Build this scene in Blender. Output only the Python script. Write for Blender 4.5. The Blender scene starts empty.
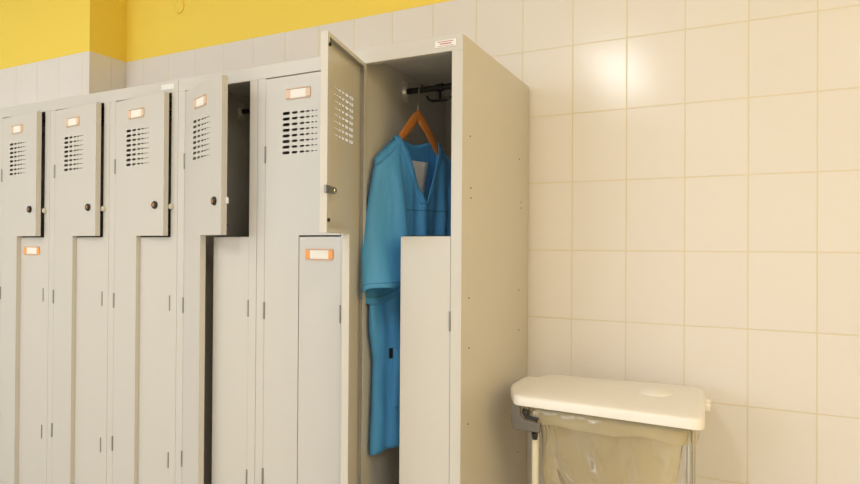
import bpy, bmesh, math, random
from mathutils import Vector, Matrix
random.seed(7)
S = bpy.context.scene
COL = S.collection
PI = math.pi

# ------------------------------------------------------------------ camera
cam_d = bpy.data.cameras.new('camera')
cam = bpy.data.objects.new('camera', cam_d)
COL.objects.link(cam)
F = 608.82
yaw, pit, rol = -0.4572, 0.0064, 0.0065
CP = Vector((0.7231, -1.686, 1.1528))
c_, s_ = math.cos(yaw), math.sin(yaw)
r0, f0, u0 = Vector((c_, -s_, 0)), Vector((s_, c_, 0)), Vector((0, 0, 1))
f1 = f0*math.cos(pit) + u0*math.sin(pit)
u1 = u0*math.cos(pit) - f0*math.sin(pit)
r2 = r0*math.cos(rol) + u1*math.sin(rol)
u2 = u1*math.cos(rol) - r0*math.sin(rol)
M = Matrix((r2, u2, -f1)).transposed().to_4x4()
M.translation = CP
cam.matrix_world = M
cam_d.sensor_width = 36
cam_d.lens = 36*F/860
cam_d.shift_y = 1.55/860
cam_d.clip_start = 0.02
S.camera = cam

# ------------------------------------------------------------------ world, lights, exposure
S.view_settings.view_transform = 'Standard'
S.view_settings.look = 'None'
S.view_settings.gamma = 1
S.view_settings.use_curve_mapping = False
S.view_settings.exposure = 0.18
W = bpy.data.worlds.new('world')
S.world = W
W.use_nodes = True
W.node_tree.nodes['Background'].inputs[0].default_value = (0.9, 0.9, 1, 1)
W.node_tree.nodes['Background'].inputs[1].default_value = 0.3

def area(name, loc, rot, sx, sy, power, colr):
    l = bpy.data.lights.new(name, 'AREA')
    l.shape = 'RECTANGLE'; l.size = sx; l.size_y = sy
    l.energy = power; l.color = colr
    o = bpy.data.objects.new(name, l)
    COL.objects.link(o)
    o.location = loc; o.rotation_euler = rot
    return o
area('ceiling_tube_left', (-2.45, -2.1, 2.78), (0, 0, 0), 0.14, 1.2, 16, (0.95, 0.97, 1.0))
area('ceiling_tube_near', (-0.17, -2.75, 2.75), (0, 0, 0), 0.40, 1.5, 30, (0.93, 0.96, 1.0))
area('warm_fill_right', (2.55, -1.3, 1.75), (0, PI/2, 0), 1.0, 0.7, 14.5, (1.0, 0.76, 0.28))  # added warm fill for surfaces facing right, stands in for warm bounce
area('cool_fill_right', (2.0, -2.5, 2.76), (0, 0, 0), 0.30, 1.2, 32, (0.90, 0.95, 1.0))  # added out-of-view fill that brightens the right wall and door edges
area('window_daylight', (-3.05, -5.15, 1.75), (PI/2, 0, 0), 2.9, 1.5, 62, (0.84, 0.92, 1.0))

# ------------------------------------------------------------------ materials
def lin(c):
    return tuple(((v/255+0.055)/1.055)**2.4 if v/255 > 0.04045 else v/255/12.92 for v in c) + (1,)

def mat(name, rgb, rough=0.5, metal=0.0, noise=0.0, nscale=20, bump=0.0, bscale=200, spec=0.5, coat=0):
    m = bpy.data.materials.new(name); m.use_nodes = True
    nt = m.node_tree; b = nt.nodes['Principled BSDF']
    b.inputs['Base Color'].default_value = lin(rgb)
    b.inputs['Roughness'].default_value = rough
    b.inputs['Metallic'].default_value = metal
    b.inputs['Specular IOR Level'].default_value = spec
    b.inputs['Coat Weight'].default_value = coat
    tc = nt.nodes.new('ShaderNodeTexCoord')
    if noise:
        n = nt.nodes.new('ShaderNodeTexNoise'); n.inputs['Scale'].default_value = nscale
        n.inputs['Detail'].default_value = 4
        nt.links.new(tc.outputs['Object'], n.inputs['Vector'])
        mx = nt.nodes.new('ShaderNodeMix'); mx.data_type = 'RGBA'
        a = lin(rgb)
        mx.inputs[6].default_value = tuple(v*(1-noise) for v in a[:3]) + (1,)
        mx.inputs[7].default_value = tuple(min(1, v*(1+noise)) for v in a[:3]) + (1,)
        nt.links.new(n.outputs['Fac'], mx.inputs[0])
        nt.links.new(mx.outputs[2], b.inputs['Base Color'])
    if bump:
        n2 = nt.nodes.new('ShaderNodeTexNoise'); n2.inputs['Scale'].default_value = bscale
        n2.inputs['Detail'].default_value = 3
        nt.links.new(tc.outputs['Object'], n2.inputs['Vector'])
        bp = nt.nodes.new('ShaderNodeBump'); bp.inputs['Strength'].default_value = bump
        bp.inputs['Distance'].default_value = 0.002
        nt.links.new(n2.outputs['Fac'], bp.inputs['Height'])
        nt.links.new(bp.outputs['Normal'], b.inputs['Normal'])
    return m

TX0, TW, TH, TZ0 = 0.1734, 0.2023, 0.2662, 1.9434
def tile_mat(name, axis, off):
    m = bpy.data.materials.new(name); m.use_nodes = True
    nt = m.node_tree; b = nt.nodes['Principled BSDF']; N = nt.nodes.new; L = nt.links.new
    b.inputs['Specular IOR Level'].default_value = 0.4
    tc = N('ShaderNodeTexCoord'); sep = N('ShaderNodeSeparateXYZ'); L(tc.outputs['Object'], sep.inputs[0])
    ax = N('ShaderNodeMath'); ax.operation = 'ADD'; ax.inputs[1].default_value = off
    L(sep.outputs[axis], ax.inputs[0])
    az = N('ShaderNodeMath'); az.operation = 'ADD'; az.inputs[1].default_value = -TZ0 + TH*20
    L(sep.outputs[2], az.inputs[0])
    cb = N('ShaderNodeCombineXYZ'); L(ax.outputs[0], cb.inputs[0]); L(az.outputs[0], cb.inputs[1])
    br = N('ShaderNodeTexBrick'); br.offset = 0; br.squash = 1
    br.inputs['Scale'].default_value = 1
    br.inputs['Brick Width'].default_value = TW
    br.inputs['Row Height'].default_value = TH
    br.inputs['Mortar Size'].default_value = 0.0024
    br.inputs['Mortar Smooth'].default_value = 0.3
    br.inputs['Color1'].default_value = lin((236, 229, 224))
    br.inputs['Color2'].default_value = lin((234, 227, 222))
    br.inputs['Mortar'].default_value = lin((228, 216, 190))
    L(cb.outputs[0], br.inputs['Vector'])
    L(br.outputs['Color'], b.inputs['Base Color'])
    inv = N('ShaderNodeMath'); inv.operation = 'SUBTRACT'; inv.inputs[0].default_value = 1
    L(br.outputs['Fac'], inv.inputs[1])
    nz = N('ShaderNodeTexNoise'); nz.inputs['Scale'].default_value = 7; nz.inputs['Detail'].default_value = 1
    L(cb.outputs[0], nz.inputs['Vector'])
    mu = N('ShaderNodeMath'); mu.operation = 'MULTIPLY_ADD'; mu.inputs[1].default_value = 0.35
    L(nz.outputs['Fac'], mu.inputs[0]); L(inv.outputs[0], mu.inputs[2])
    bp = N('ShaderNodeBump'); bp.inputs['Strength'].default_value = 0.6; bp.inputs['Distance'].default_value = 0.0015
    L(mu.outputs[0], bp.inputs['Height']); L(bp.outputs['Normal'], b.inputs['Normal'])
    ro = N('ShaderNodeMapRange'); ro.inputs['To Min'].default_value = 0.16; ro.inputs['To Max'].default_value = 0.7
    L(br.outputs['Fac'], ro.inputs['Value']); L(ro.outputs[0], b.inputs['Roughness'])
    return m

M_TILE_X = tile_mat('glazed_tile', 0, -TX0 + TW*60)
M_TILE_Y = tile_mat('glazed_tile_return', 1, TW*60 + 0.02)
M_YEL = mat('yellow_paint', (255, 222, 90), 0.6, bump=0.15, bscale=60, noise=0.02, nscale=3)
M_CEIL = mat('ceiling_white', (240, 238, 232), 0.8)
M_FLOOR = mat('floor_vinyl', (216, 209, 197), 0.35, noise=0.08, nscale=30)
M_WOODWALL = mat('cream_paint', (236, 206, 128), 0.6)
M_STEEL = mat('cream_grey_enamel', (206, 200, 191), 0.32, noise=0.012, nscale=3, bump=0.05, bscale=400)
M_INNER = M_STEEL
M_HINGE = mat('hinge_zinc', (150, 148, 142), 0.4, 0.7)
M_BLACK = mat('black_plastic', (24, 22, 22), 0.35)
M_RUBBER = mat('black_rubber', (18, 17, 17), 0.7)
M_CHROME = mat('chrome', (205, 203, 198), 0.18, 1.0)
M_BRASS = mat('lock_brass', (196, 140, 84), 0.3, 0.8)
M_ORANGE = mat('orange_card_holder', (246, 164, 82), 0.45)
M_PEACH = mat('peach_card_holder', (230, 196, 164), 0.45)
M_STUD = mat('cream_plastic_stud', (204, 196, 178), 0.35)
M_CARD = mat('white_card', (243, 236, 226), 0.6)
M_PLATE = mat('silver_plate', (235, 232, 226), 0.3, 0.3)
M_RED = mat('red_print', (176, 70, 66), 0.5)
M_HOLE = mat('dark_hole', (60, 48, 34), 0.8)
M_WOOD = mat('varnished_wood', (200, 122, 52), 0.35, noise=0.2, nscale=35, coat=0.3)
M_LID = mat('white_lid_plastic', (240, 234, 226), 0.3)
M_GREY = mat('grey_plastic', (106, 100, 92), 0.45)
M_LEG = mat('white_enamel_tube', (222, 212, 188), 0.3)

def cloth_mat(name, rgb):
    m = bpy.data.materials.new(name); m.use_nodes = True
    nt = m.node_tree; b = nt.nodes['Principled BSDF']; N = nt.nodes.new; L = nt.links.new
    b.inputs['Base Color'].default_value = lin(rgb)
    b.inputs['Roughness'].default_value = 0.55
    b.inputs['Sheen Weight'].default_value = 0.08
    b.inputs['Specular IOR Level'].default_value = 0.35
    tc = N('ShaderNodeTexCoord')
    mp = N('ShaderNodeMapping'); mp.inputs['Scale'].default_value = (1, 1, 0.3)
    L(tc.outputs['Object'], mp.inputs[0])
    n = N('ShaderNodeTexNoise'); n.inputs['Scale'].default_value = 22; n.inputs['Detail'].default_value = 3
    L(mp.outputs[0], n.inputs['Vector'])
    bp = N('ShaderNodeBump'); bp.inputs['Strength'].default_value = 0.5; bp.inputs['Distance'].default_value = 0.01
    L(n.outputs['Fac'], bp.inputs['Height']); L(bp.outputs['Normal'], b.inputs['Normal'])
    mx = N('ShaderNodeMix'); mx.data_type = 'RGBA'; a = lin(rgb)
    mx.inputs[6].default_value = tuple(v*0.9 for v in a[:3]) + (1,)
    mx.inputs[7].default_value = tuple(v*1.08 for v in a[:3]) + (1,)
    L(n.outputs['Fac'], mx.inputs[0]); L(mx.outputs[2], b.inputs['Base Color'])
    return m
M_BLUE = cloth_mat('blue_scrub_cotton', (80, 158, 218))
M_SEAM = mat('blue_seam_thread', (38, 102, 142), 0.6)
M_PATCH = mat('white_lining_patch', (248, 245, 238), 0.7, noise=0.05, nscale=40)

def film_mat():
    m = bpy.data.materials.new('translucent_bag_film'); m.use_nodes = True
    nt = m.node_tree; N = nt.nodes.new; L = nt.links.new
    for n in list(nt.nodes): nt.nodes.remove(n)
    out = N('ShaderNodeOutputMaterial')
    tr = N('ShaderNodeBsdfTransparent'); tr.inputs[0].default_value = (0.99, 0.97, 0.91, 1)
    pb = N('ShaderNodeBsdfPrincipled'); pb.inputs['Base Color'].default_value = lin((252, 240, 204))
    pb.inputs['Roughness'].default_value = 0.16
    tl = N('ShaderNodeBsdfTranslucent'); tl.inputs[0].default_value = lin((254, 240, 200))
    m1 = N('ShaderNodeMixShader'); m1.inputs[0].default_value = 0.5
    L(pb.outputs[0], m1.inputs[1]); L(tl.outputs[0], m1.inputs[2])
    m2 = N('ShaderNodeMixShader'); m2.inputs[0].default_value = 0.30
    L(tr.outputs[0], m2.inputs[1]); L(m1.outputs[0], m2.inputs[2])
    tc = N('ShaderNodeTexCoord')
    n = N('ShaderNodeTexNoise'); n.inputs['Scale'].default_value = 8; n.inputs['Detail'].default_value = 2
    n.inputs['Distortion'].default_value = 0.6
    mp = N('ShaderNodeMapping'); mp.inputs['Scale'].default_value = (1, 1, 0.5)
    L(tc.outputs['Object'], mp.inputs[0]); L(mp.outputs[0], n.inputs['Vector'])
    bp = N('ShaderNodeBump'); bp.inputs['Strength'].default_value = 0.8; bp.inputs['Distance'].default_value = 0.035
    L(n.outputs['Fac'], bp.inputs['Height']); L(bp.outputs['Normal'], pb.inputs['Normal'])
    gl = N('ShaderNodeBsdfGlossy'); gl.inputs['Roughness'].default_value = 0.12; L(bp.outputs['Normal'], gl.inputs['Normal'])
    fr = N('ShaderNodeFresnel'); fr.inputs['IOR'].default_value = 1.5; L(bp.outputs['Normal'], fr.inputs['Normal'])
    m3 = N('ShaderNodeMixShader'); L(fr.outputs[0], m3.inputs[0]); L(m2.outputs[0], m3.inputs[1]); L(gl.outputs[0], m3.inputs[2])
    L(m3.outputs[0], out.inputs[0])
    return m
M_FILM = film_mat()

# ------------------------------------------------------------------ mesh helpers
class MB:
    def __init__(self):
        self.v = []; self.f = []; self.mi = []; self.cur = 0
    def add(self, vs, fs):
        b = len(self.v)
        self.v += [tuple(v) for v in vs]
        for f in fs:
            self.f.append([i+b for i in f]); self.mi.append(self.cur)
        return self
    def box(self, x0, x1, y0, y1, z0, z1):
        vs = [(x, y, z) for z in (z0, z1) for y in (y0, y1) for x in (x0, x1)]
        return self.add(vs, [(0, 2, 3, 1), (4, 5, 7, 6), (0, 1, 5, 4), (2, 6, 7, 3), (0, 4, 6, 2), (1, 3, 7, 5)])
    def tube(self, pts, r, n=10, closed=False, ry=None, cap=True):
        pts = [Vector(p) for p in pts]; rings = []
        N_ = len(pts); up = None
        for i, p in enumerate(pts):
            if closed: t = pts[(i+1) % N_] - pts[i-1]
            else: t = pts[min(i+1, N_-1)] - pts[max(i-1, 0)]
            t.normalize()
            if up is None:
                up = Vector((0, 0, 1)) if abs(t.z) < 0.9 else Vector((1, 0, 0))
            a = up - t*up.dot(t); a.normalize(); up = a
            b = t.cross(a)
            rr = r[i] if isinstance(r, (list, tuple)) else r
            rb = ry if ry is not None else rr
            rings.append([p + a*(math.cos(2*PI*k/n)*rr) + b*(math.sin(2*PI*k/n)*rb) for k in range(n)])
        vs = [v for rg in rings for v in rg]; fs = []
        m = N_ if closed else N_-1
        for i in range(m):
            j = (i+1) % N_
            for k in range(n):
                l = (k+1) % n
                fs.append((i*n+k, i*n+l, j*n+l, j*n+k))
        if not closed and cap:
            fs.append(tuple(reversed(range(n)))); fs.append(tuple((N_-1)*n+k for k in range(n)))
        return self.add(vs, fs)
    def cyl(self, p0, p1, r, n=16):
        return self.tube([p0, p1], r, n)
    def loft(self, rings, close=True, cap0=False, cap1=False):
        n = len(rings[0]); vs = [v for rg in rings for v in rg]; fs = []
        for i in range(len(rings)-1):
            for k in range(n if close else n-1):
                l = (k+1) % n
                fs.append((i*n+k, i*n+l, (i+1)*n+l, (i+1)*n+k))
        if cap0: fs.append(tuple(reversed(range(n))))
        if cap1: fs.append(tuple((len(rings)-1)*n+k for k in range(n)))
        return self.add(vs, fs)
    def sheet(self, xs, zs, keep, y0, y1):
        """flat plate in the xz plane between y0 and y1, made of the grid cells keep(x, z) is true for"""
        idx = {}; vs = []; fs = []
        def vid(i, k, s):
            if (i, k, s) not in idx:
                idx[(i, k, s)] = len(vs); vs.append((xs[i], (y0, y1)[s], zs[k]))
            return idx[(i, k, s)]
        K = {(i, k): keep((xs[i]+xs[i+1])/2, (zs[k]+zs[k+1])/2) for i in range(len(xs)-1) for k in range(len(zs)-1)}
        for (i, k), on in K.items():
            if not on: continue
            fs.append((vid(i, k, 0), vid(i+1, k, 0), vid(i+1, k+1, 0), vid(i, k+1, 0)))
            fs.append((vid(i, k, 1), vid(i, k+1, 1), vid(i+1, k+1, 1), vid(i+1, k, 1)))
            if not K.get((i-1, k)): fs.append((vid(i, k, 0), vid(i, k+1, 0), vid(i, k+1, 1), vid(i, k, 1)))
            if not K.get((i+1, k)): fs.append((vid(i+1, k, 0), vid(i+1, k, 1), vid(i+1, k+1, 1), vid(i+1, k+1, 0)))
            if not K.get((i, k-1)): fs.append((vid(i, k, 0), vid(i, k, 1), vid(i+1, k, 1), vid(i+1, k, 0)))
            if not K.get((i, k+1)): fs.append((vid(i, k+1, 0), vid(i+1, k+1, 0), vid(i+1, k+1, 1), vid(i, k+1, 1)))
        return self.add(vs, fs)
    def build(self, name, mats, parent=None, smooth=False, bevel=0, subsurf=0, solid=0):
        me = bpy.data.meshes.new(name)
        me.from_pydata(self.v, [], self.f)
        if not isinstance(mats, (list, tuple)): mats = [mats]
        for m in mats: me.materials.append(m)
        for p, i in zip(me.polygons, self.mi): p.material_index = i
        if smooth:
            for p in me.polygons: p.use_smooth = True
        me.update()
        o = bpy.data.objects.new(name, me); COL.objects.link(o)
        if parent: o.parent = parent
        if solid:
            d = o.modifiers.new('solid', 'SOLIDIFY'); d.thickness = solid; d.offset = 0
        if bevel:
            d = o.modifiers.new('bevel', 'BEVEL'); d.width = bevel; d.segments = 2; d.limit_method = 'ANGLE'
            d.harden_normals = False
        if subsurf:
            d = o.modifiers.new('subsurf', 'SUBSURF'); d.levels = subsurf; d.render_levels = subsurf
        return o

def smooth_angle(o, ang=40):
    for p in o.data.polygons: p.use_smooth = True
    try: o.data.set_sharp_from_angle(angle=math.radians(ang))
    except Exception: pass
    return o

def thing(name, label, cat, loc=(0, 0, 0), rz=0, group=None):
    o = bpy.data.objects.new(name, None); COL.objects.link(o)
    o.empty_display_size = 0.1
    o.location = loc; o.rotation_euler = (0, 0, rz); o['label'] = label; o['category'] = cat
    if group: o['group'] = group
    return o

def struct(name, mb, mats, **k):
    o = mb.build(name, mats, **k); o['kind'] = 'structure'; return o

# ------------------------------------------------------------------ room
WY = 0.6799; ZT = 2.2087; ZC = 2.8
PX, PD = -2.3987, 0.2249
XL, XR, YF = -4.8, 2.6, -5.2
m = MB()
m.box(PX, XR, WY, WY+0.12, 0, ZT); m.cur = 1; m.box(PX, XR, WY, WY+0.12, ZT, ZC)
struct('wall_back', m, [M_TILE_X, M_YEL])
m = MB()
YP = WY-PD
def quad(vs): m.add(vs, [(0, 1, 2, 3)])
for z0, z1, a, b in ((0, ZT, 0, 1), (ZT, ZC, 2, 2)):
    m.cur = a
    m.add([(XL, YP, z0), (PX, YP, z0), (PX, YP, z1), (XL, YP, z1)], [(0, 1, 2, 3)])
    m.cur = b
    m.add([(PX, YP, z0), (PX, WY+.12, z0), (PX, WY+.12, z1), (PX, YP, z1)], [(0, 1, 2, 3)])
m.cur = 2
m.add([(XL, WY+.12, 0), (PX, WY+.12, 0), (PX, WY+.12, ZC), (XL, WY+.12, ZC), (XL, YP, 0), (XL, YP, ZC)],
      [(1, 0, 3, 2), (0, 4, 5, 3)])
struct('wall_pilaster', m, [M_TILE_X, M_TILE_Y, M_YEL])
struct('floor', MB().box(XL, XR, YF, WY+.12, -0.1, 0), M_FLOOR)
struct('ceiling', MB().box(XL, XR, YF, WY+.12, ZC, ZC+0.1), M_CEIL)
struct('wall_left', MB().box(XL-.1, XL, YF, WY+.12, 0, ZC), M_CEIL)
struct('wall_right', MB().box(XR, XR+.1, YF, WY+.12, 0, ZC), M_WOODWALL)
# wall behind the camera, with the window opening that lets the daylight in
m = MB()
wx0, wx1, wz0, wz1 = -4.5, -1.6, 1.0, 2.5
m.box(XL, wx0, YF-.1, YF, 0, ZC); m.box(wx1, XR, YF-.1, YF, 0, ZC)
m.box(wx0, wx1, YF-.1, YF, 0, wz0); m.box(wx0, wx1, YF-.1, YF, wz1, ZC)
struct('wall_front', m, M_CEIL)

# ------------------------------------------------------------------ lockers
H, LZ, ZB, ZO = 1.8, 1.19, 0.044, 1.752
GS = 0.0365                      # half of a divider, and the outer stile
DW, NW = 0.3235, 0.150          # wide and narrow width of the upper door
TP = 0.021                      # door pan depth
SLX = [(0, .033, .0105), (.042, .068, .0085), (.078, .099, .007), (.1045, .122, .0058), (.129, .140, .0048), (.146, .155, .004)]

def pan(mb, outline_keep, xs, zs, t=0.0015):
    mb.sheet(xs, zs, outline_keep, 0, t)

def upper_door(parent, hx, ang, card=True):
    W, n, zb, zt, zl = DW, NW, ZB, ZO-0.004, LZ+0.002
    xs = {0, n, W}; zs = {zb, zl, zt}; holes = []
    for r in range(8):
        zc = 1.6185 - r*0.0197
        for a, b, h in SLX:
            x0, x1 = 0.076+a*.96, 0.076+b*.96
            e = min(0.003, (x1-x0)/3)
            holes.append((x0+e, x1-e, zc-h/2, zc+h/2)); holes.append((x0, x1, zc-h/4, zc+h*.3))
            xs |= {x0, x0+e, x1-e, x1}; zs |= {zc-h/2, zc-h/4, zc+h/4, zc+h/2}
    xs = sorted(xs); zs = sorted(zs)
    def keep(x, z):
        if x > n and z < zl: return False
        return not any(a < x < b and c < z < d for a, b, c, d in holes)
    m = MB(); m.sheet(xs, zs, keep, 0, 0.0015)
    t = 0.0015
    for x0, x1, z0, z1 in ((0, t, zb, zt), (W-t, W, zl, zt), (n-t, n, zb, zl), (t, W-t, zt-t, zt), (n, W-t, zl, zl+t), (t, n-t, zb, zb+t)):
        m.box(x0, x1, t, TP, z0, z1)
    # inward return lips
    m.box(t, 0.026, TP-t, TP, zb+t, zt-t); m.box(W-0.012, W-t, TP-t, TP, zl+t, zt-t); m.box(n-0.012, n-t, TP-t, TP, zb+t, zl)
    m.box(0.026, W-0.012, TP-t, TP, zt-0.012, zt-t); m.box(n, W-0.012, TP-t, TP, zl+t, zl+0.013)
    d = m.build('upper_door', M_STEEL, parent)
    d.location = (hx, 0, 0); d.rotation_euler = (0, 0, -math.radians(ang))
    h = MB()
    h.cur = 0
    x0, x1, z0, z1 = 0.092, 0.196, 1.665, 1.703
    for a, b, c, e in ((x0, x1, z0, z0+.0018), (x0, x1, z1-.0018, z1), (x0, x0+.018, z0+.005, z1-.005), (x1-.018, x1, z0+.005, z1-.005)):
        h.box(a, b, -.004, 0, c, e)
    h.build('card_holder', M_PEACH, d)['label'] = 'orange card holder frame'
    MB().box(x0+.016, x1-.016, -.0025, -.0005, z0+.004, z1-.004).build('name_card', M_CARD, d)['label'] = 'blank white card'
    # lock: black bezel, brass core, body and cam inside
    k = MB(); lx, lz = 0.272, 1.312
    n_ = 20
    ring = lambda r, y: [(lx+r*math.cos(2*PI*i/n_), y, lz+r*math.sin(2*PI*i/n_)) for i in range(n_)]
    k.loft([ring(.0155, 0), ring(.0155, -.005), ring(.012, -.009), ring(.0075, -.009), ring(.0075, -.006)])
    k.cur = 1; k.loft([ring(.0075, -.009), ring(.0065, -.0075)], cap1=True)
    k.cur = 0; k.box(lx-.001, lx+.001, -.0075, -.0068, lz-.004, lz+.004)
    k.cur = 2; k.loft([ring(.0105, .0016), ring(.0105, .022), ring(.007, .026)], cap1=True)
    smooth_angle(k.build('lock', [M_BLACK, M_BRASS, M_CHROME], d))
    cm = MB(); cm.box(lx-.008, lx+.030, .020, .024, lz-.010, lz+.010); cm.box(lx+.030, W+(.011 if ang > 10 else -.004), .016, .024, lz-.011, lz+.011)
    cm.build('lock_cam', M_PLATE if ang < 60 else M_HINGE, d, bevel=.003)
    for z in (zt-.035, zl+.035):
        MB().cyl((W-.008, TP, z), (W-.008, TP+.005, z), .005, 12).build('rubber_bumper', M_RUBBER, d)
    for z in (1.479, 0.925, 0.335):
        g = MB(); g.cyl((-.0005, -.0015, z-.03), (-.0005, -.0015, z+.03), .0035, 10)
        for zz in (z-.015, z, z+.015):
            g.cyl((-.0005, -.0015, zz-.0006), (-.0005, -.0015, zz+.0006), .0041, 10)
        smooth_angle(g.build('hinge', M_HINGE, d))
    return d

def lower_door(parent, hx, card):
    W, zb, zt = DW-NW-0.0015, ZB, LZ-0.004
    m = MB(); t = 0.0015
    m.box(-W, 0, .002, .002+t, zb, zt)
    for x0, x1, z0, z1 in ((-W, -W+t, zb, zt), (-t, 0, zb, zt), (-W+t, -t, zt-t, zt), (-W+t, -t, zb, zb+t)):
        m.box(x0, x1, .002+t, TP, z0, z1)
    m.box(-W+t, -W+.012, TP-t, TP, zb+t, zt-t); m.box(-.02, -t, TP-t, TP, zb+t, zt-t)
    d = m.build('lower_door', M_STEEL, parent); d.location = (hx, 0, 0)
    for z in (0.929, 0.317):
        g = MB(); g.cyl((.0005, .0005, z-.03), (.0005, .0005, z+.03), .0035, 10)
        for zz in (z-.015, z, z+.015):
            g.cyl((.0005, .0005, zz-.0006), (.0005, .0005, zz+.0006), .0041, 10)
        smooth_angle(g.build('hinge', M_HINGE, d))
    if card:
        h = MB(); x0, x1, z0, z1 = -W+.028, -W+.142, 1.108, 1.145
        for a, b, c, e in ((x0, x1, z0, z0+.0018), (x0, x1, z1-.0018, z1), (x0, x0+.018, z0+.005, z1-.005), (x1-.018, x1, z0+.005, z1-.005)):
            h.box(a, b, -.002, .002, c, e)
        h.build('card_holder', M_ORANGE, d)['label'] = 'orange card holder frame'
        MB().box(x0+.016, x1-.016, -.0005, .0015, z0+.004, z1-.004).build('name_card', M_CARD, d)['label'] = 'blank white card'
    return d

def bank(label, X0, D, angles, cards, red):
    root = thing('locker_bank', label, 'lockers', (X0, 0, 0), group='locker banks along the tiled wall')
    UW = 1.2; t = 0.0015
    m = MB()
    m.box(0.0005, t, .02, D, .04, H-.001); m.box(UW-t, UW-.0005, .001, D, .02, H-.001)      # side sheets
    m.box(t, UW-t, D-t, D, .04, H-.002)                                        # back
    m.box(t, UW-t, .003, D-t, H-.003, H-.0012)                                # top
    m.box(t, UW-t, .03, D-t, .04, .042)                                        # bottom
    for k in (1, 2):
        m.box(.4*k-GS, .4*k-GS+t, .004, D-t, .042, H-.003)
        m.box(.4*k+GS-t, .4*k+GS, .004, D-t, .042, H-.003)
    m.box(GS-t, GS, .004, D-t, .042, H-.003); m.box(UW-GS, UW-GS+t, .004, D-t, .042, H-.003)
    for k in range(3):                                                        # Z shaped inner partition
        a = .4*k+GS
        m.box(a+NW-.001, a+NW+.001, .027, D-t, .042, LZ-.012)
        m.box(a+NW-.001, a+.33, .004+.022, D-t, LZ-.002, LZ)
        m.box(a+NW-.001, a+.33, .026, .028, LZ-.013, LZ)
    m.build('cabinet_body', M_STEEL, root)
    # front frame: rail, stiles, plinth
    f = MB()
    f.box(0.0008, UW-.0008, 0, .024, ZO, H); f.box(0.0008, UW-.0008, 0, .024, .008, .04)
    for k in range(3):
        a, b = .4*k, .4*(k+1)
        f.box(a+.0008, a+GS, 0, .024, .04, ZO); f.box(b-GS, b-.0008, 0, .024, .04, ZO)
    f.build('front_frame', M_STEEL, root, bevel=.0012)
    p = MB(); p.box(.03, UW-.03, .03, .05, 0, .04); p.box(.03, .06, .05, D-.03, 0, .04); p.box(UW-.06, UW-.03, .05, D-.03, 0, .04)
    p.build('plinth', M_STEEL, root)
    # maker's plate on the top rail
    q = MB(); q.box(1.108, 1.178, -.002, 0, 1.766, 1.787)
    if red:
        q.cur = 1
        for a, b, c, d in ((1.116, 1.170, 1.7815, 1.7835), (1.124, 1.163, 1.7745, 1.7775), (1.116, 1.170, 1.769, 1.7702)):
            q.box(a, b, -.0024, -.002, c, d)
    q.build('maker_plate', [M_PLATE, M_RED], root)['label'] = 'small silver plate with fine red print' if red else 'small white plate'
    # rivet holes on the right hand side sheet
    if red:
        for y, z in ((.062, 1.499), (.555, 1.493), (.070, 1.339), (.071, 1.308), (.577, 1.330), (.578, 1.307), (.059, .997),
                     (.558, .992), (.561, .839), (.062, .842), (.058, .608), (.557, .373)):
            MB().cyl((UW-.0006, y, z), (UW+.0006, y, z), .0028, 10).build('rivet', M_HOLE, root)
    for k in range(3):
        upper_door(root, .4*k+GS+.0015, angles[k])
        lower_door(root, .4*(k+1)-GS-.0015, cards[k])
        if 2 < angles[k] < 10:
            sx = .4*(k+1)-GS+.006
            q = MB(); n_ = 16
            q.loft([[(sx+r_*math.cos(2*PI*i/n_), y_, 1.306+r_*1.15*math.sin(2*PI*i/n_)) for i in range(n_)] for r_, y_ in ((.0105, 0), (.0105, -.006), (.008, -.010))], cap1=True)
            smooth_angle(q.build('strike_stud', M_STUD, root))
        # clothes rail with its wall brackets, and the double hook
        xa, xb = .4*k+GS+t, .4*(k+1)-GS
        ry = .300 if D > .5 else .2
        r = MB().cyl((xa+.006, ry, 1.731), (xb-.006, ry, 1.731), .011, 14)
        smooth_angle(r.build('clothes_rail', M_BLACK, root))
        for s, xx in ((1, xa), (-1, xb)):
            q = MB(); q.tube([(xx+s*.0002, ry, 1.731), (xx+s*.012, ry, 1.731)], [.022, .016], 16)
            q.box(min(xx, xx+s*.003), max(xx, xx+s*.003), ry-.018, ry+.018, 1.696, 1.768)
            q.build('rail_bracket', M_PLATE, root)
        hx = .4*k+.182
        q = MB(); q.cyl((hx-.012, ry, 1.731), (hx+.012, ry, 1.731), .0145, 14)
        q.tube([(hx, ry, 1.726), (hx, ry, 1.692)], .005, 8)
        q.tube([(hx-.052, ry, 1.705), (hx-.046, ry, 1.693), (hx-.030, ry, 1.685), (hx, ry, 1.684), (hx+.030, ry, 1.685), (hx+.046, ry, 1.693), (hx+.052, ry, 1.705)], .005, 8)
        smooth_angle(q.build('double_hook', M_BLACK, root))
    return root

bank('cream metal locker bank at far left, its three upper doors slightly ajar', -2.4, 0.42, (6.2, 5.8, 5.6), (1, 0, 0), False)
bank('cream metal locker bank beside the bin, right door wide open with clothing inside', -1.2, 0.6699, (20.5, 0, 77.25), (0, 1, 0), True)

# ------------------------------------------------------------------ tunic on its hanger
C0 = Vector((-.295, .27, 0)); U = Vector((.29, .957, 0)); Nn = Vector((.957, -.29, 0))
def G(s, n, z):
    p = C0 + U*s + Nn*n; p.z = z
    if p.y > 0.012:
        p.x = max(p.x, -.3615)
        if z < LZ+.03: p.x = min(p.x, -.200)
        else: p.x = min(p.x, -.045)
    return p

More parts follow.
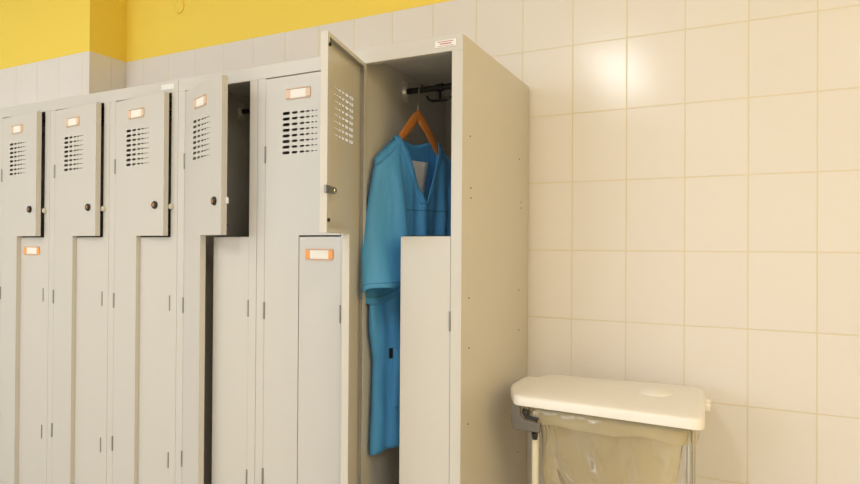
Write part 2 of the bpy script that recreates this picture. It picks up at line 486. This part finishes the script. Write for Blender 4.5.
hg = thing('clothes_hanger', 'brown wooden clothes hanger with metal hook inside the open locker', 'hanger', (0, 0, 0))
pts = []
for i in range(-10, 11):
    a = i/10
    s__ = abs(a)*.160
    z = 1.632 - 1.02*s__ if s__ < .1 else 1.530 - .78*(s__-.1)
    pts.append(G(a*.160-.012, .018, z - .004 - .012*min(1, abs(a)/.6)**3))
rad = [.011+.009*(1-abs(i)/10) for i in range(-10, 11)]
smooth_angle(MB().tube(pts, rad, 12, ry=.0065).build('hanger_arms', M_WOOD, hg))
hk = [G(-.012, .016, 1.645), G(-.012, .016, 1.690)]
for i in range(0, 13):
    a = -PI/2 + i/12*PI*1.35
    # loop over the rail in the plane across it (world y-z)
    hk.append(Vector((-.284, .285 - .0135*math.cos(a)*-1, 1.7315 + .0135*math.sin(a))))
hk = [G(-.012, .016, 1.645), G(-.012, .016, 1.675), Vector((-.284, .262, 1.700)), Vector((-.284, .262, 1.722))] + \
     [Vector((-.284, .285 - .0145*math.cos(t_), 1.731 + .0145*math.sin(t_))) for t_ in [i/8*PI*1.1 for i in range(9)]]
smooth_angle(MB().tube(hk, .0022, 8).build('hanger_hook', M_CHROME, hg))

tn = thing('scrub_tunic', 'short-sleeved blue V-neck work tunic hanging in the open locker', 'tunic', (0, 0, 0))
def lerp(tab, x):
    if x <= tab[0][0]: return tab[0][1]
    for (a, b), (c, d) in zip(tab, tab[1:]):
        if x <= c: return b + (d-b)*(x-a)/(c-a)
    return tab[-1][1]
WT = [(.47, .218), (.6, .212), (.77, .205), (.88, .225), (1.2, .215), (1.35, .205), (1.43, .205), (1.60, .205)]
def shoulder(s):
    a = abs(s)
    return 1.545 if a < .095 else 1.545 - (a-.095)*.86
def fold(s, z, sd):
    k = min(1, max(0, (1.50-z)/.25))
    return k*(.0075*math.sin(s*62+sd+2.2*math.sin(z*2.1)) + .0045*math.sin(s*118+1.3*sd-z*3.5)) + .003*math.sin(z*23+s*30)*k
def torso_n(s, z, side):
    a = max(-1, min(1, s/lerp(WT, z)))
    base = .034*math.sqrt(max(0, 1-a*a))*min(1, max(0.0, (shoulder(s)+.004-z))/.07)**.5
    if side > 0: base *= 1 - .75*min(1, max(0, (-.05-s)/.07))*min(1, max(0, (1.36-z)/.2))*min(1, max(0, (z-.86)/.1))
    return side*base + fold(s, z, 0 if side > 0 else 2.0)*(1-a**4) + .017
NC, NR = 48, 64
def panel(side):
    rows = []
    for j in range(NR+1):
        v = j/NR; row = []
        for i in range(NC+1):
            a = -1 + 2*i/NC; st = a*.205
            if side > 0:
                if -.102 < st < .008: zt = 1.310 + (1.541-1.310)*((.008-st)/.110)**1.08
                elif .008 <= st < .098: zt = 1.310 + (1.541-1.310)*((st-.008)/.090)**1.1
                else: zt = shoulder(st)
            else:
                zt = shoulder(st) if abs(st) > .095 else 1.545 - .022*math.cos(st/.095*PI/2)**1.5
            zh = .480 + .014*a + .01*math.cos(a*2) - (.004 if side < 0 else 0)
            z = zt + (zh-zt)*v
            s = a*lerp(WT, z)
            row.append(G(s-.014, torso_n(s, z, side), z))
        rows.append(row)
    return rows
m = MB(); m.loft(panel(1), close=False); m.loft([list(reversed(r)) for r in panel(-1)], close=False)
# collar bands along the V and the back of the neck
o = m.build('tunic_body', M_BLUE, tn, smooth=True, solid=.0016)
bm = bmesh.new(); bm.from_mesh(o.data); bmesh.ops.remove_doubles(bm, verts=bm.verts, dist=.0008); bm.to_mesh(o.data); bm.free()
def front(s, z, d=.002): return G(s-.014, torso_n(s, z, 1)+d, z)
def back(s, z, d=.002): return G(s-.014, torso_n(s, z, -1)+d, z)
def vline(t, w=0):   # t in -1..1 along the V neckline
    if t < 0: s = .008 - .110*(-t); z = 1.310 + .231*(-t)**1.08
    else: s = .008 + .090*t; z = 1.310 + .231*t**1.1
    return s, z
# neckline facing: a band either side
for sgn, nm in ((-1, 'neck_facing'), (1, 'neck_facing')):
    rows = []
    for i in range(25):
        t = sgn*i/24; s, z = vline(t)
        rows.append([front(s + sgn*w_, z - .25*abs(w_), .0022 if 0 < k < 3 else .0005) for k, w_ in enumerate((-.001, .001, .018, .020))])
    MB().loft(rows, close=False).build(nm, M_BLUE, tn, smooth=True, solid=.001)
# lower waist seam, centre placket
def seam(pts, r=.0012): return MB().tube(pts, r, 6).build('seam', M_SEAM, tn, smooth=True)
seam([front(-.17+.36*i/40, 1.281+.006*i/40, .0012) for i in range(41)])
seam([front(.008+.008*math.sin(i/9), 1.306-.8*i/60, .0012) for i in range(61)])
# patch inside the back of the neck
rows = []
for j in range(9):
    z = 1.468 - .020*j
    rows.append([back(-.085+.012*j/8+(.165-.040*j/8)*i/8, z - .004*(1-i/8), .010) for i in range(9)])
MB().loft(rows, close=False).build('inner_patch', M_PATCH, tn, smooth=True, solid=.001)['label'] = 'white lining patch inside the neck'
# sleeves
def sleeve(sg):
    rings = []; NK = 26; NP = 48
    for k in range(-3, NK+1):
        v = max(0, k/NK)
        dome = 1.0 if k >= 0 else (.93, .75, .35)[-k-1]
        zc = 1.468 + (1.005-1.468)*v + (0 if k >= 0 else .006*(1-dome**2)**.5)
        sc = -.163 + (-.208+.163)*v
        hw = (.066 + .034*min(1, v*1.5))*(dome**.35)
        tt = (.020 + .024*v)*dome
        nc = .026 + .040*v**2
        sr = -.150 + .050*v
        ring = []
        for i in range(NP):
            ph = 2*PI*i/NP
            cs, sn = math.cos(ph), math.sin(ph)
            s = sc + hw*cs
            n = nc + tt*sn + .003*math.sin(ph*5+v*4)*v
            if sn > 0:
                n += .020*sn*math.exp(-((s-sr)/.030)**2)*min(1, v*3) - .008*sn*math.exp(-((s-sr-.055)/.02)**2)*min(1, v*3)
            z = zc + cs*hw*.84*(1-v)**1.5 + v**4*(.012 + .010*sn + .006*cs if sn > 0 else (.012 - .060*abs(sn)**1.7) + .006*cs) + .004*math.sin(ph*3)*v
            ring.append(G(-s, n - .014 - .03*v, z) if sg > 0 else G(s, n, z))
        rings.append(ring)
    m = MB(); m.loft(rings, cap0=True)
    o = m.build('sleeve', M_BLUE, tn, smooth=True, solid=.0016)
    hem = [rings[-2][i]*.8 + rings[-1][i]*.2 for i in range(NP)]
    return o, rings
sl, rg = sleeve(-1)
MB().tube([p + Nn*.0008 for p in rg[-2]], .0011, 6, closed=True).build('seam', M_SEAM, tn, smooth=True)
sleeve(1)
# fold that runs down the near sleeve
# pocket and woven tag near the hem
rows = []
for j in range(13):
    z = .816 - .21*j/12
    rows.append([front(-.143+.17*i/12, z - .006*math.sin(i/12*PI), .003 if 0 < i < 12 and 0 < j < 12 else .0005) for i in range(13)])
MB().loft(rows, close=False).build('pocket', M_BLUE, tn, smooth=True, solid=.001)
rows = [[front(-.154+.012*i/3, .812-.034*j/5, .005) for i in range(4)] for j in range(6)]
MB().loft(rows, close=False).build('woven_tag', M_BLACK, tn, smooth=True, solid=.001)['label'] = 'small black woven tag'

# ------------------------------------------------------------------ waste sack holder
bn = thing('waste_bin', 'white lidded waste bag holder with clear bag standing right of lockers', 'bin', (0, 0, 0))
def rounded(poly, r, n=5):
    out = []; N_ = len(poly)
    for i in range(N_):
        p = Vector(poly[i]); a = Vector(poly[i-1]) - p; b = Vector(poly[(i+1) % N_]) - p
        rr = min(r[i] if isinstance(r, list) else r, a.length*.45, b.length*.45)
        A = p + a.normalized()*rr; B = p + b.normalized()*rr
        for k in range(n+1):
            t = k/n
            out.append(A*(1-t)**2 + p*2*t*(1-t) + B*t*t)
    return out
LT = .685
out = rounded([(.110, .172), (.664, .140), (.650, .585), (.110, .556), (.098, .478), (.052, .478), (.050, .320), (.070, .262)],
              [.02, .04, .05, .05, .02, .04, .04, .03])
cx = sum(p.x for p in out)/len(out); cy = sum(p.y for p in out)/len(out)
def off(p, d):
    v = Vector((cx, cy)) - p; return p + v.normalized()*d
prof = [(-.004, -.030), (0, -.030), (-.001, -.008), (.003, -.002), (.010, 0.0), (.030, .002), (.09, .003)]
rings = []
for d, z in prof:
    rings.append([(*off(p, d), LT+z) for p in out])
m = MB()
inner = [(*off(p, .006), LT-.030) for p in out]
m.loft([[(*off(p, .006), LT-.006) for p in out], inner] + rings[1:], cap1=True)
lid = smooth_angle(m.build('lid', M_LID, bn), 50)
# shallow oval hand bump on the lid
rg2 = []
for k in range(7):
    a = k/6*PI/2
    rg2.append([(.508 + .055*math.cos(a)*math.cos(t)+.0*math.sin(t), .425 + .072*math.cos(a)*math.sin(t), LT+.0015+.012*math.sin(a)) for t in [2*PI*i/32 for i in range(32)]])
MB().loft(rg2, cap1=True).build('lid_grip', M_LID, lid, smooth=True)
# rim hoop
hoop = rounded([(.150, .205), (.632, .190), (.620, .555), (.125, .550)], .05, 6)
m = MB(); m.tube([(p.x, p.y, .640) for p in hoop], .009, 10, closed=True)
smooth_angle(m.build('rim_hoop', M_LEG, bn))
# legs
for (x, y), mt in (((.170, .207), M_LEG), ((.622, .196), M_CHROME), ((.130, .500), M_LEG), ((.618, .500), M_CHROME)):
    r = .007 if mt is M_CHROME else .011
    smooth_angle(MB().cyl((x, y, .05), (x, y, .637), r, 14).build('leg', mt, bn))
    m = MB(); m.tube([(x-.012, y, .025), (x+.012, y, .025)], .025, 20); smooth_angle(m.build('caster', M_BLACK, bn))
m = MB(); bs = rounded([(.196, .19), (.618, .188), (.618, .5), (.085, .5)], .03, 4)
m.tube([(p.x, p.y, .06) for p in bs], .009, 10, closed=True)
smooth_angle(m.build('base_hoop', M_LEG, bn))
# grey pivot bracket at the lid's left end
m = MB()
prof = [(.098, .656), (.128, .656), (.130, .622), (.142, .610), (.194, .604), (.194, .574), (.118, .574), (.104, .580), (.098, .598)]
yA, yB = .176, .157
n = len(prof)
vs = [(x, yA, z) for x, z in prof] + [(x, yB+.03, z) for x, z in prof]
fs = [tuple(range(n))[::-1], tuple(range(n, 2*n))] + [(i, (i+1) % n, n+(i+1) % n, n+i) for i in range(n)]
m.add(vs, fs)
for i_ in (0, 1): pass
m.build('pivot_bracket', M_GREY, bn, bevel=.004)
m = MB(); m.tube([(.140, .188, .642), (.137, .186, .630), (.146, .184, .619), (.186, .182, .614)], .006, 8)
m.tube([(.152, .184, .642), (.154, .182, .622)], .005, 8)
smooth_angle(m.build('lid_spring', M_BLACK, bn))
smooth_angle(MB().tube([(.176, .182, .572), (.176, .182, .552)], [.011, .008], 14).build('clamp_knob', M_BLACK, bn))
# right-hand hinge nubs of the lid
for y in (.38, .44):
    MB().box(.650, .672, y, y+.03, .652, .674).build('hinge_lug', M_LID, bn, bevel=.004)
# the bag: folded over the hoop, then hanging down with creases
def wob(i, n, v, amp):
    a = 2*PI*i/n
    return amp*(math.sin(a*7+v*5)+.6*math.sin(a*13-v*9+1)+.5*math.sin(a*3+v*14))
hp = rounded([(.150, .205), (.632, .190), (.620, .555), (.125, .550)], .05, 22)
# resample evenly
def resample(poly, n):
    P = poly + [poly[0]]; L = [0]
    for a, b in zip(P, P[1:]): L.append(L[-1]+(b-a).length)
    out = []; j = 0
    for k in range(n):
        d = L[-1]*k/n
        while L[j+1] < d: j += 1
        t = (d-L[j])/max(1e-9, L[j+1]-L[j]); out.append(P[j]*(1-t)+P[j+1]*t)
    return out
NB = 160
hp = resample(hp, NB)
bx = sum(p.x for p in hp)/NB; by = sum(p.y for p in hp)/NB
rings = []
# outer fold: bottom edge up over hoop, then inside down
seq = [(.012, .598), (.014, .612), (.0135, .628), (.011, .643), (.004, .6505), (-.004, .6505), (-.011, .642), (-.012, .626)]
for d, z in seq:
    rings.append([(p.x + (p.x-bx)/abs(p-Vector((bx, by)))*d if False else p.x + (p - Vector((bx, by))).normalized().x*d*1.15 + wob(i, NB, z*20, .0008),
                   p.y + (p - Vector((bx, by))).normalized().y*d*1.15 + wob(i+9, NB, z*20, .0008),
                   z + (wob(i, NB, 2, .0035) if z < .60 else 0)) for i, p in enumerate(hp)])
for k in range(1, 31):
    v = k/30; z = .622 - .50*v
    sh = 1 - .045 - .22*v**.8
    if v > .93: sh *= 1-(v-.93)*4
    rings.append([(bx + (p.x-bx)*sh + wob(i, NB, v*.9, .005+.010*v), by + (p.y-by)*sh + wob(i+40, NB, v*.9+1, .005+.010*v), z) for i, p in enumerate(hp)])
MB().loft(rings, cap1=True).build('waste_bag', M_FILM, bn, smooth=True)['label'] = 'translucent plastic bag folded over the rim'

# ------------------------------------------------------------------ small cap on the yellow wall
m = MB()
rr = lambda r, y: [(-1.972+r*math.cos(2*PI*i/28), y, 2.456+r*math.sin(2*PI*i/28)) for i in range(28)]
m.loft([rr(.036, WY-.0003), rr(.036, WY-.006), rr(.032, WY-.009), rr(.010, WY-.010)], cap1=True)
o = smooth_angle(m.build('wall_cap', M_YEL))
o['label'] = 'round yellow cover cap on the painted wall above the lockers'; o['category'] = 'cover cap'
